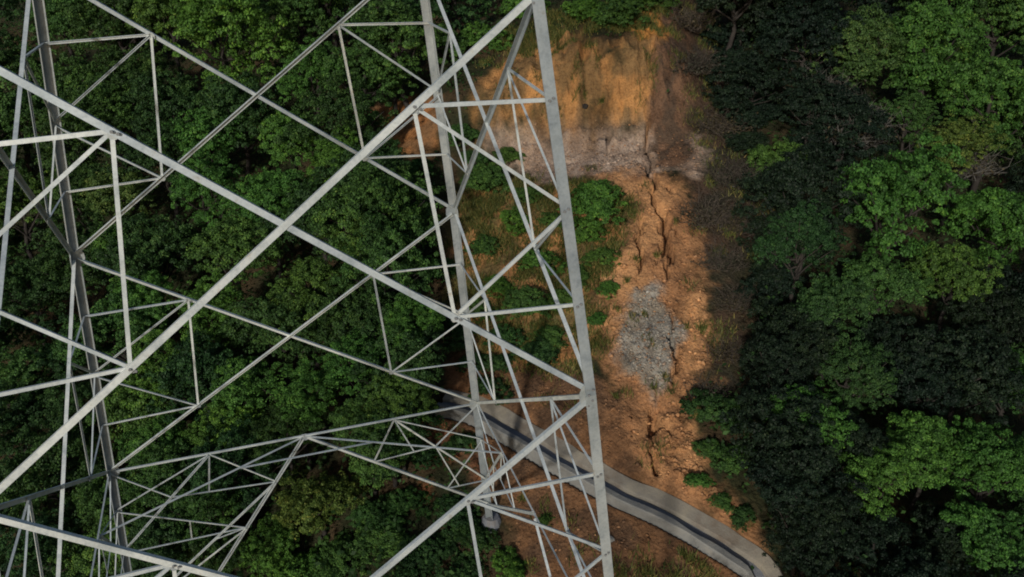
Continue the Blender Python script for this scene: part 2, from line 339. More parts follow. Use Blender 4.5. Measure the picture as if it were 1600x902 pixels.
def base(u, v):
    r = 0
    for du, w in ((-.35, .25), (0, .5), (.35, .25)):
        for dv, w2 in ((-.7, .25), (0, .5), (.7, .25)):
            r = r + w * w2 * _base(u + du, v + dv)
    return r

def ground_z(x, y):
    return float(base(*to_uv(np.float64(x), np.float64(y))))

def seg_dist(u, v, pts):
    best = np.full(np.shape(u), 1e9)
    for (a, b), (c, d) in zip(pts[:-1], pts[1:]):
        du, dv = c - a, d - b
        t = np.clip(((u - a) * du + (v - b) * dv) / (du * du + dv * dv + 1e-12), 0, 1)
        best = np.minimum(best, np.hypot(u - a - t * du, v - b - t * dv))
    return best

def poly_sd(u, v, pts):
    ins = np.zeros(np.shape(u), bool)
    n = len(pts)
    for i in range(n):
        a, b = pts[i]; c, d = pts[i - 1]
        if b == d: continue
        cond = ((b > v) != (d > v)) & (u < (c - a) * (v - b) / (d - b) + a)
        ins ^= cond
    dist = seg_dist(u, v, list(pts) + [pts[0]])
    return np.where(ins, dist, -dist)

def catmull(pts, step=.25):
    p = np.array([pts[0]] + list(pts) + [pts[-1]], float)
    out = []
    for i in range(1, len(p) - 2):
        n = max(2, int(np.linalg.norm(p[i + 1] - p[i]) / step))
        for k in range(n):
            t = k / n
            out.append(.5 * ((2 * p[i]) + (-p[i - 1] + p[i + 1]) * t + (2 * p[i - 1] - 5 * p[i] + 4 * p[i + 1] - p[i + 2]) * t * t
                             + (-p[i - 1] + 3 * p[i] - 3 * p[i + 1] + p[i + 2]) * t ** 3))
    out.append(p[-2])
    return np.array(out)

def mesh_from(name, verts, faces, mat=None, smooth=False):
    me = bpy.data.meshes.new(name)
    me.from_pydata([tuple(map(float, q)) for q in verts], [], faces)
    if mat: me.materials.append(mat)
    if smooth: me.polygons.foreach_set("use_smooth", [True] * len(me.polygons))
    me.update()
    return me

def mesh_np(name, verts, quads, mat=None, smooth=False):
    """verts (n,3); quads (m,k) with the same k for every face"""
    me = bpy.data.meshes.new(name)
    m, k = quads.shape
    me.vertices.add(len(verts)); me.loops.add(m * k); me.polygons.add(m)
    me.vertices.foreach_set("co", np.ascontiguousarray(verts, np.float32).ravel())
    me.loops.foreach_set("vertex_index", np.ascontiguousarray(quads, np.int32).ravel())
    me.polygons.foreach_set("loop_start", np.arange(0, m * k, k, dtype=np.int32))
    if smooth: me.polygons.foreach_set("use_smooth", np.ones(m, bool))
    if mat: me.materials.append(mat)
    me.update(calc_edges=True)
    me.validate()
    return me

def add_obj(name, me, parent=None):
    o = bpy.data.objects.new(name, me)
    COL.objects.link(o)
    if parent: o.parent = parent
    return o

def tag(o, label=None, cat=None, group=None, kind=None):
    if label: o["label"] = label
    if cat: o["category"] = cat
    if group: o["group"] = group
    if kind: o["kind"] = kind
    return o

def empty(name, loc):
    o = bpy.data.objects.new(name, None)
    COL.objects.link(o)
    o.location = loc
    o.empty_display_size = .3
    return o

# ------------------------------------------------------------------ materials
def new_mat(name):
    m = bpy.data.materials.new(name)
    m.use_nodes = True
    nt = m.node_tree
    return m, nt, nt.nodes["Principled BSDF"], nt.nodes["Material Output"]

def node(nt, t, **kw):
    n = nt.nodes.new(t)
    for k, v in kw.items():
        if k in n.inputs: n.inputs[k].default_value = v
        else: setattr(n, k, v)
    return n

def ramp(nt, fac, stops):
    r = nt.nodes.new("ShaderNodeValToRGB")
    e = r.color_ramp.elements
    while len(e) < len(stops): e.new(.5)
    for k, (p, c) in enumerate(stops):
        e[k].position = p; e[k].color = (*c, 1) if len(c) == 3 else c
    nt.links.new(fac, r.inputs[0])
    return r.outputs[0]

def mul(nt, a, b):
    m = nt.nodes.new("ShaderNodeMix"); m.data_type = 'RGBA'; m.blend_type = 'MULTIPLY'
    m.inputs["Factor"].default_value = 1
    nt.links.new(a, m.inputs["A"]); nt.links.new(b, m.inputs["B"])
    return m.outputs["Result"]

def mat_steel(name="galvanised_steel", k=1.0):
    m, nt, b, out = new_mat(name)
    tc = nt.nodes.new("ShaderNodeTexCoord")
    n1 = node(nt, "ShaderNodeTexNoise", Scale=1.6, Detail=5.0, Roughness=.65)
    n2 = node(nt, "ShaderNodeTexNoise", Scale=26.0, Detail=3.0)
    nt.links.new(tc.outputs["Object"], n1.inputs["Vector"]); nt.links.new(tc.outputs["Object"], n2.inputs["Vector"])
    c1 = ramp(nt, n1.outputs["Fac"], [(p_, tuple(k * q_ for q_ in c_)) for p_, c_ in ((.3, (.25, .275, .28)), (.5, (.37, .39, .388)), (.72, (.46, .475, .46)))])
    c2 = ramp(nt, n2.outputs["Fac"], [(.3, (.86, .86, .85)), (.6, (1, 1, 1))])
    oi = nt.nodes.new("ShaderNodeObjectInfo")
    c3 = ramp(nt, oi.outputs["Random"], [(0, (.72, .76, .79)), (1, (1.12, 1.10, 1.04))])
    n4 = node(nt, "ShaderNodeTexNoise", Scale=5.5, Detail=6.0, Roughness=.7)
    nt.links.new(tc.outputs["Object"], n4.inputs["Vector"])
    c4 = ramp(nt, n4.outputs["Fac"], [(.30, (.72, .74, .76)), (.46, (1, 1, 1)), (.62, (1.03, 1.02, 1.0)), (.72, (.80, .70, .60))])
    nt.links.new(mul(nt, mul(nt, mul(nt, c1, c2), c3), c4), b.inputs["Base Color"])
    b.inputs["Metallic"].default_value = .3
    b.inputs["Roughness"].default_value = .55
    return m

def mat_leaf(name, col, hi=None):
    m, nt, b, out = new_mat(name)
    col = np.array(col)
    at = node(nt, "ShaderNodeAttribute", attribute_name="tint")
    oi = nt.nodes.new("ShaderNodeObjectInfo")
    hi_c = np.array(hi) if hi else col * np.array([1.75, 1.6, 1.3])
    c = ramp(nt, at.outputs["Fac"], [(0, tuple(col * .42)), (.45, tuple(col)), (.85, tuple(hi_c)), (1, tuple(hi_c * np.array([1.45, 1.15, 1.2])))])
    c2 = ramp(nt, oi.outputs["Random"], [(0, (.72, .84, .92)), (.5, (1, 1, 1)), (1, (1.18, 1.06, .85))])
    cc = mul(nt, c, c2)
    nt.links.new(cc, b.inputs["Base Color"])
    b.inputs["Roughness"].default_value = .6
    b.inputs["Specular IOR Level"].default_value = .18
    tr = nt.nodes.new("ShaderNodeBsdfTranslucent")
    nt.links.new(cc, tr.inputs["Color"])
    mx = nt.nodes.new("ShaderNodeMixShader"); mx.inputs[0].default_value = .22
    nt.links.new(b.outputs[0], mx.inputs[1]); nt.links.new(tr.outputs[0], mx.inputs[2])
    nt.links.new(mx.outputs[0], out.inputs["Surface"])
    return m

def mat_noise(name, stops, scale, rough=.9, bump=0.0, bscale=None, detail=6.0):
    m, nt, b, out = new_mat(name)
    tc = nt.nodes.new("ShaderNodeTexCoord")
    n1 = node(nt, "ShaderNodeTexNoise", Scale=scale, Detail=detail, Roughness=.65)
    nt.links.new(tc.outputs["Object"], n1.inputs["Vector"])
    nt.links.new(ramp(nt, n1.outputs["Fac"], stops), b.inputs["Base Color"])
    b.inputs["Roughness"].default_value = rough
    b.inputs["Specular IOR Level"].default_value = .2
    if bump:
        n2 = node(nt, "ShaderNodeTexNoise", Scale=bscale or scale * 3, Detail=6.0)
        nt.links.new(tc.outputs["Object"], n2.inputs["Vector"])
        bp = node(nt, "ShaderNodeBump", Strength=bump, Distance=.05)
        nt.links.new(n2.outputs["Fac"], bp.inputs["Height"]); nt.links.new(bp.outputs[0], b.inputs["Normal"])
    return m

def mat_ground():
    m, nt, b, out = new_mat("hillside_soil")
    tc = nt.nodes.new("ShaderNodeTexCoord")
    at = node(nt, "ShaderNodeAttribute", attribute_name="soil")
    n1 = node(nt, "ShaderNodeTexNoise", Scale=2.2, Detail=8.0, Roughness=.7)
    n2 = node(nt, "ShaderNodeTexNoise", Scale=11.0, Detail=6.0, Roughness=.75)
    n3 = node(nt, "ShaderNodeTexVoronoi", Scale=9.0)
    for n in (n1, n2, n3): nt.links.new(tc.outputs["Object"], n.inputs["Vector"])
    c1 = ramp(nt, n1.outputs["Fac"], [(.3, (.62, .58, .55)), (.5, (1, 1, 1)), (.7, (1.3, 1.22, 1.1))])
    c2 = ramp(nt, n2.outputs["Fac"], [(.3, (.45, .42, .4)), (.48, (.95, .95, .95)), (.75, (1.3, 1.28, 1.25))])
    nt.links.new(mul(nt, mul(nt, at.outputs["Color"], c1), c2), b.inputs["Base Color"])
    b.inputs["Roughness"].default_value = .95
    b.inputs["Specular IOR Level"].default_value = .1
    bp = node(nt, "ShaderNodeBump", Strength=.8, Distance=.09)
    nt.links.new(n2.outputs["Fac"], bp.inputs["Height"])
    bp2 = node(nt, "ShaderNodeBump", Strength=.5, Distance=.06)
    nt.links.new(n3.outputs["Distance"], bp2.inputs["Height"])
    nt.links.new(bp.outputs[0], bp2.inputs["Normal"]); nt.links.new(bp2.outputs[0], b.inputs["Normal"])
    return m

def mat_clod():
    m, nt, b, out = new_mat("loose_soil_clods")
    at = node(nt, "ShaderNodeAttribute", attribute_name="soil")
    tc = nt.nodes.new("ShaderNodeTexCoord")
    n2 = node(nt, "ShaderNodeTexNoise", Scale=14.0, Detail=5.0)
    nt.links.new(tc.outputs["Object"], n2.inputs["Vector"])
    c2 = ramp(nt, n2.outputs["Fac"], [(.3, (.7, .7, .7)), (.7, (1.2, 1.2, 1.2))])
    nt.links.new(mul(nt, at.outputs["Color"], c2), b.inputs["Base Color"])
    b.inputs["Roughness"].default_value = .95
    b.inputs["Specular IOR Level"].default_value = .1
    return m

STEEL = mat_steel("galvanised_steel", 1.34)
LEG_STEEL = mat_steel("dull_leg_steel", .95)
LEAF = {
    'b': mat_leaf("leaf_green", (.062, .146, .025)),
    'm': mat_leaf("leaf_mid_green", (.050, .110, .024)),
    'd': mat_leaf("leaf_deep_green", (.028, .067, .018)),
    'D': mat_leaf("leaf_shade_blackish", (.010, .021, .011)),  # shade of the right-hand forest put into the leaf colour
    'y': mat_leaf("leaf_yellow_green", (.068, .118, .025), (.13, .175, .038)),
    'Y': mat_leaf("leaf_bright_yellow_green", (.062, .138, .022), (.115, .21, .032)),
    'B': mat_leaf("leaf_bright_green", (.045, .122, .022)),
}
BARK = mat_noise("bark", [(.3, (.016, .013, .011)), (.7, (.04, .034, .028))], 6, .9, .5)
TWIG = mat_noise("dry_twigs", [(.3, (.035, .028, .021)), (.7, (.085, .068, .052))], 3, .9)
TWIGG = mat_noise("grey_twigs", [(.3, (.045, .042, .035)), (.7, (.115, .105, .09))], 3, .9)
CONC = mat_noise("weathered_concrete", [(.3, (.11, .108, .098)), (.55, (.165, .163, .15)), (.75, (.21, .195, .165))], 1.6, .9, .3, 20)
CONC_Y = mat_noise("sandy_concrete", [(.28, (.115, .085, .06)), (.5, (.18, .16, .128)), (.75, (.235, .205, .15))], 1.3, .9, .3, 18)
CONC_D = mat_noise("damp_shaded_bed", [(.3, (.10, .105, .115)), (.5, (.16, .165, .175)), (.72, (.19, .155, .12))], 1.4, .7, .2, 15)  # bluish grey puts the bed's shadow into the colour along with damp
SOILM = mat_ground()
CLODM = mat_clod()
GRASS = mat_leaf("grass_blades", (.06, .085, .02), (.16, .15, .045))

# ------------------------------------------------------------------ ground
def grid_coords(lo, hi, dense):
    """dense = [(a, b, step), ...] contiguous; grows geometrically outside"""
    c = []
    for a, b, s in dense: c += list(np.arange(a, b, s))
    s = dense[-1][2]; x = dense[-1][1]
    while x < hi: c.append(x); s *= 1.12; x += s
    c.append(hi)
    s = dense[0][2]; x = dense[0][0]; pre = []
    while x > lo: s *= 1.12; x -= s; pre.append(max(x, lo))
    return np.array(sorted(set(np.round(pre + c, 4))))

gu = grid_coords(-70, 115, [(2.4, 27.0, .085)])
gv = grid_coords(-65, 65, [(0, 6, .13), (6, 7.6, .07), (7.6, 10.0, .036), (10.0, 11.4, .07), (11.4, 14, .13)])
GU, GV = np.meshgrid(gu, gv, indexing='ij')
Z = base(GU, GV)
Z = Z + (fbm(GU * .35, GV * .35, 3) - .5) * .55 + (fbm(GU * 1.4, GV * 1.4, 5) - .5) * .22
chan = catmull(CHANNEL, .2) + np.array([.12, 0])
dch = seg_dist(GU, GV, [tuple(p) for p in chan[::3]] + [tuple(chan[-1])])

wob = (fbm(GU * 1.1, GV * 1.1, 21) - .5) * 1.1 + (fbm(GU * 4, GV * 4, 22) - .5) * .7
def mask(poly, soft=.25, w=1.0): return sm(-soft, soft, poly_sd(GU, GV, poly) + wob * w)

VEG = np.array((.026, .028, .013))
col = np.empty(GU.shape + (3,)); col[:] = VEG
litter = fbm(GU * .8, GV * .8, 31)
col += (np.array((.055, .038, .020)) - VEG) * sm(.5, .65, litter)[..., None]
def paint(mk, c1, c2=None, scale=1.5, seed=40):
    global col
    c1 = np.array(c1)
    if c2 is None: c = np.broadcast_to(c1, col.shape)
    else: c = c1 + (np.array(c2) - c1) * sm(.38, .62, fbm(GU * scale, GV * scale, seed))[..., None]
    col = col + (c - col) * mk[..., None]
mk_v = mask(VERGE, .5, 1.3); paint(mk_v, (.068, .043, .028), (.036, .032, .02), 1.2, 41)
mk_m = mask(MOTTLE, .3); paint(mk_m, (.40, .195, .075), (.15, .105, .042), 1.3, 42)
mk_s = mask(STRIP, .45, 1.2); paint(mk_s, (.46, .238, .105), (.35, .175, .08), 1.0, 44)
mk_b = mask(SHADED_BROWN, .35, .7); paint(mk_b, (.185, .095, .046), (.105, .060, .034), 1.6, 43)  # brown soil, with the shade lying over it painted into its colour
mk_n = mask(BENCH, .5, 1.3); paint(mk_n, (.37, .275, .205), (.27, .19, .135), 1.7, 45)
mk_c = mask(SCARP, .55, 1.2); paint(mk_c, (.42, .21, .075), (.22, .13, .055), 1.4, 46)
mk_l = mask(SCARPL, .25, .7); paint(mk_l, (.36, .155, .055), (.19, .10, .045), 1.4, 47)
mk_r = sm(-.25, .25, poly_sd(GU, GV, RUBBLE) - .12 + wob * .8); paint(mk_r, (.30, .275, .23), (.23, .195, .15), 1.5, 48)
# eroded gully on the right of the scarp
paint(sm(-.25, .3, .75 - seg_dist(GU, GV, [(28, 11.4), (24, 11.0), (21.5, 10.4), (19.5, 10.4)]) + wob * .7), (.15, .085, .05), (.09, .06, .04), 2.2, 50)
# reddish scars under the rear right leg
for (a, b, r_) in ((9.9, 1.5, .8), (8.6, 1.9, .5), (7.6, .9, .5), (10.9, .2, .4), (8.0, 2.9, .5)):
    paint(sm(-.2, .25, r_ - np.hypot(GU - a, GV - b) + wob * .6), (.24, .10, .045), (.13, .065, .035), 2, 49)
# bright fresh soil at the top notch of the scarp, shrub roots darken
paint(sm(-.2, .2, .8 - np.hypot((GU - 25.2) * .6, GV - 9.9) + wob * .6), (.42, .19, .05))

# relief of the bare slope
bare = np.clip(mk_s + mk_n + mk_c + mk_m + mk_b + mk_r + mk_l, 0, 1)
Z = Z + bare * ((fbm(GU * 2.6, GV * 2.6, 61) - .5) * .16 + (fbm(GU * 7, GV * 7, 62) - .5) * .07)
Z = Z + mk_c * (fbm(GU * .8, GV * 3.0, 63) - .5) * 1.0            # vertical fluting
Z = Z + mk_r * ((fbm(GU * 5, GV * 5, 64) - .5) * .22 + .08)
Z = Z + np.clip(mk_n, 0, 1) * (fbm(GU * 3.3, GV * 2.1, 65) - .5) * .22
# lumpy broken ground low on the strip
low = mk_s * (1 - sm(8.5, 9.6, GU)) * sm(7.8, 8.6, GV)
Z = Z + low * (fbm(GU * 4, GV * 4, 66) - .5) * .3
# open cracks
for k, cr in enumerate(CRACKS):
    pts = catmull(cr, .12)
    pts = pts + np.stack([np.zeros(len(pts)), (vnoise(np.arange(len(pts)) * .45, np.full(len(pts), k * 7.), 70) - .5) * .30 + (vnoise(np.arange(len(pts)) * 1.3, np.full(len(pts), k * 7.), 72) - .5) * .22], 1)
    hw, dep = [(.175, .9), (.175, .9), (.13, .75), (.08, .5), (.07, .5), (.08, .5), (.11, .7), (.07, .5), (.07, .5), (.08, .6), (.07, .5), (.07, .4)][k]
    d = seg_dist(GU, GV, [tuple(p) for p in pts])
    wv = hw * (.25 + 1.25 * vnoise(GU * 1.9, GV * .2, 71 + k))
    tipd = np.minimum(np.hypot(GU - pts[0, 0], GV - pts[0, 1]), np.hypot(GU - pts[-1, 0], GV - pts[-1, 1]))
    wv = wv * (.25 + .75 * sm(0, .8, tipd))
    Z = Z - dep * (.15 + .85 * sm(.1, 1.0, tipd)) * (1 - sm(wv * .8, wv * 1.15, d))
    # the downhill block has dropped a little on one side of the two main cracks
    if k in (0, 1):
        side = sm(0, .9, 1.2 - d) * (GV > np.interp(GU, [p[0] for p in pts[::-1]], [p[1] for p in pts[::-1]]))
        Z = Z - .07 * side * sm(pts[:, 0].min() - .2, pts[:, 0].min() + .3, GU) * (1 - sm(pts[:, 0].max() - .3, pts[:, 0].max() + .2, GU))
# small ledge where scarp meets bench
d = seg_dist(GU, GV, [(21.5, 3.0), (21.5, 6.6), (21.4, 9.3)])
Z = Z - .16 * (1 - sm(.05, .16, d + wob * .05))
zch_base = base(GU, GV)
k = 1 - sm(.62, 1.15, dch)
Z = Z * (1 - k) + (zch_base - .02) * k
Z = Z - .62 * (1 - sm(.33, .52, dch))
X, Y = to_xy(GU, GV)
nu, nv = GU.shape
idx = np.arange(nu * nv).reshape(nu, nv)
quads = np.stack([idx[:-1, :-1], idx[1:, :-1], idx[1:, 1:], idx[:-1, 1:]], -1).reshape(-1, 4)[:, ::-1]
gm = mesh_np("ground", np.stack([X, Y, Z], -1).reshape(-1, 3), quads, SOILM, True)
a = gm.attributes.new("soil", 'FLOAT_COLOR', 'POINT')
a.data.foreach_set("color", np.concatenate([col.reshape(-1, 3), np.ones((nu * nv, 1))], 1).astype(np.float32).ravel())
ground = tag(add_obj("ground", gm), kind="structure")

def surf(u, v):
    """height and soil colour of the finished ground (bilinear)"""
    u = np.asarray(u, float); v = np.asarray(v, float)
    i = np.clip(np.searchsorted(gu, u) - 1, 0, nu - 2); j = np.clip(np.searchsorted(gv, v) - 1, 0, nv - 2)
    fu = (u - gu[i]) / (gu[i + 1] - gu[i]); fv = (v - gv[j]) / (gv[j + 1] - gv[j])
    z = (Z[i, j] * (1 - fu) + Z[i + 1, j] * fu) * (1 - fv) + (Z[i, j + 1] * (1 - fu) + Z[i + 1, j + 1] * fu) * fv
    return z, col[i, j]

def surf_xy(x, y): return float(surf(*to_uv(x, y))[0])

# ------------------------------------------------------------------ drainage channel
def sweep(name, prof, mat, parent, jitter=.01):
    """prof: closed polygon of (across, up); across > 0 is uphill"""
    p = chan
    tg = np.gradient(p, axis=0); tg /= np.linalg.norm(tg, axis=1)[:, None]
    nrm = np.stack([-tg[:, 1], tg[:, 0]], 1)
    nrm *= 1.0 if nrm[0, 0] > 0 else -1.0            # +u is uphill
    zc = base(p[:, 0], p[:, 1])
    zc = np.convolve(np.pad(zc, 6, mode='edge'), np.ones(13) / 13, 'valid')
    n = len(prof); V_ = []
    for i in range(len(p)):
        for (s, h) in prof:
            s2 = s * .78 + (vnoise(i * .35, s * 9, 80) - .5) * jitter * 4
            q = p[i] + nrm[i] * s2
            x, y = to_xy(q[0], q[1])
            V_.append((x, y, zc[i] + h + (vnoise(i * .5, s * 7, 81) - .5) * jitter))
    F_ = []
    for i in range(len(p) - 1):
        for k_ in range(n):
            a_, b_ = i * n + k_, i * n + (k_ + 1) % n
            F_.append((a_, b_, b_ + n, a_ + n))
    F_.append(tuple(range(n))); F_.append(tuple(range((len(p) - 1) * n, len(p) * n))[::-1])
    me = mesh_from(name, V_, F_, mat)
    return add_obj(name, me, parent)
ch = empty("drainage_channel", (0, 0, 0))
tag(ch, "narrow concrete drainage channel crossing the slope under the tower", "drain")
sweep("lower_wall", [(-.56, .0), (-.53, .04), (-.34, .05), (-.31, .02), (-.30, -.36), (-.60, -.7)], CONC, ch, .02)
sweep("channel_bed", [(-.31, -.11), (.14, -.11), (.14, -.6), (-.31, -.6)], CONC_D, ch)
sweep("upper_apron", [(.10, -.35), (.12, .0), (.15, .03), (.58, .17), (.62, .13), (.60, -.5)], CONC_Y, ch, .03)
base_pt = to_xy(*chan[len(chan) // 2])
# ------------------------------------------------------------------ lattice tower
TB = Vector((0, 0, -14.6))
tower = empty("transmission_tower", TB)
tag(tower, "tall galvanised steel lattice transmission tower standing on the wooded slope", "tower")

def wz(z):
    return float(np.interp(z, [-30, -5.68, 0, 5.54, 11.2, 16.0], [4.53 + .0933 * 24.32, 4.53, 4.0, 3.35, 2.70, 2.2]))
def legp(sx, sy, z):
    w = wz(z); return Vector((sx * w, sy * w, z))

def prism(name, A, B, ex, ey, poly, parent=tower, extend=0.0, mat=None):
    d = (B - A).normalized()
    A = A - d * extend; B = B + d * extend
    n = len(poly)
    V_ = [A + ex * a_ + ey * b_ - TB for a_, b_ in poly] + [B + ex * a_ + ey * b_ - TB for a_, b_ in poly]
    F_ = [(i, (i + 1) % n, n + (i + 1) % n, n + i) for i in range(n)] + [tuple(range(n))[::-1], tuple(range(n, 2 * n))]
    me = mesh_from(name, V_, F_, mat or STEEL)
    return add_obj(name, me, parent)

def angle(name, A, B, nrm, w, b0=.022, t=None, extend=0.0, flip=False, dp=.8):
    """L section: one flange in the face plane, the other pointing inwards from its upper edge"""
    t = t or max(.008, w * .09)
    d = (B - A).normalized()
    e = nrm.cross(d).normalized()
    if e.z < -1e-3 or (abs(e.z) <= .12 and e.x + e.y < 0): e = -e
    if flip: e = -e
    inn = -(nrm - d * nrm.dot(d)).normalized()
    h = w / 2
    q = w * dp
    poly = [(h, b0), (h, b0 + q), (h - t, b0 + q), (h - t, b0 + t), (-h, b0 + t), (-h, b0)]
    return prism(name, A, B, e, inn, poly, extend=extend)

def plate(A, nrm, e, size, b0, th=.012, tall=1.0, parent=None):
    """bolted plate, octagonal outline"""
    inn = -nrm
    g = nrm.cross(e).normalized()
    s = size / 2; c = s * .55; st = s * tall
    poly = [(-s, -c), (-c, -st), (c, -st), (s, -c), (s, c), (c, st), (-c, st), (-s, c)]
    V_ = [A + e * a_ + g * b_ + inn * b0 - TB for a_, b_ in poly] + [A + e * a_ + g * b_ + inn * (b0 + th) - TB for a_, b_ in poly]
    n = 8
    F_ = [(i, (i + 1) % n, n + (i + 1) % n, n + i) for i in range(n)] + [tuple(range(n))[::-1], tuple(range(n, 2 * n))]
    return add_obj("gusset_plate", mesh_from("gusset_plate", V_, F_, LEG_STEEL), parent or tower)

_bolt = None
def bolt(P, nrm, parent=None):
    global _bolt
    if _bolt is None:
        n = 6; r_ = .019
        V_ = [(r_ * math.cos(i * math.pi / 3), r_ * math.sin(i * math.pi / 3), z_) for z_ in (0, .022) for i in range(n)]
        F_ = [(i, (i + 1) % n, n + (i + 1) % n, n + i) for i in range(n)] + [tuple(range(n))[::-1], tuple(range(n, 2 * n))]
        _bolt = mesh_from("bolt", V_, F_, BARK_STEEL)
    o = add_obj("bolt", _bolt, parent or tower)
    o.location = P - TB
    o.rotation_euler = nrm.to_track_quat('Z', 'Y').to_euler()
    return o
BARK_STEEL = mat_noise("darkened_bolt_steel", [(.3, (.10, .10, .10)), (.7, (.22, .22, .21))], 20, .6)

LEVELS = [11.2, 5.54, 0.0, -5.68]
CORN = [(-1, -1), (1, -1), (1, 1), (-1, 1)]
FOOT = {}
LEGS = {}
for c in CORN:
    z = -6.0
    while z > -24:
        w = wz(z)
        if z < surf_xy(c[0] * w, c[1] * w) + .25: break
        z -= .03
    FOOT[c] = z
# legs: three lengths spliced per corner
for c in CORN:
    cuts = [14.5, 5.54, 0.0, -5.68, FOOT[c] - .25]
    for k in range(4):
        A = legp(*c, cuts[k]); B = legp(*c, cuts[k + 1])
        lw = (.15, .158, .165, .17)[k]
        t = .018
        LEGS[(c, k)] = prism("leg", A, B, Vector((-c[0], 0, 0)), Vector((0, -c[1], 0)), [(0, 0), (lw, 0), (lw, t), (t, t), (t, lw), (0, lw)], mat=LEG_STEEL)

def face(cl, cr):
    n = Vector(((cl[0] + cr[0]) / 2, (cl[1] + cr[1]) / 2, .1)).normalized()
    return n
FACES = [((-1, -1), (1, -1), 'near'), ((1, -1), (1, 1), 'right'), ((1, 1), (-1, 1), 'far'), ((-1, 1), (-1, -1), 'left')]

def cross(a, b, c, d):
    M = np.stack([np.array(b - a), -np.array(d - c)], 1)
    t = np.linalg.lstsq(M, np.array(c - a), rcond=None)[0]
    return a + (b - a) * float(t[0])

def trim(A, B, a, b):
    d = (B - A).normalized()
    return A + d * a, B - d * b

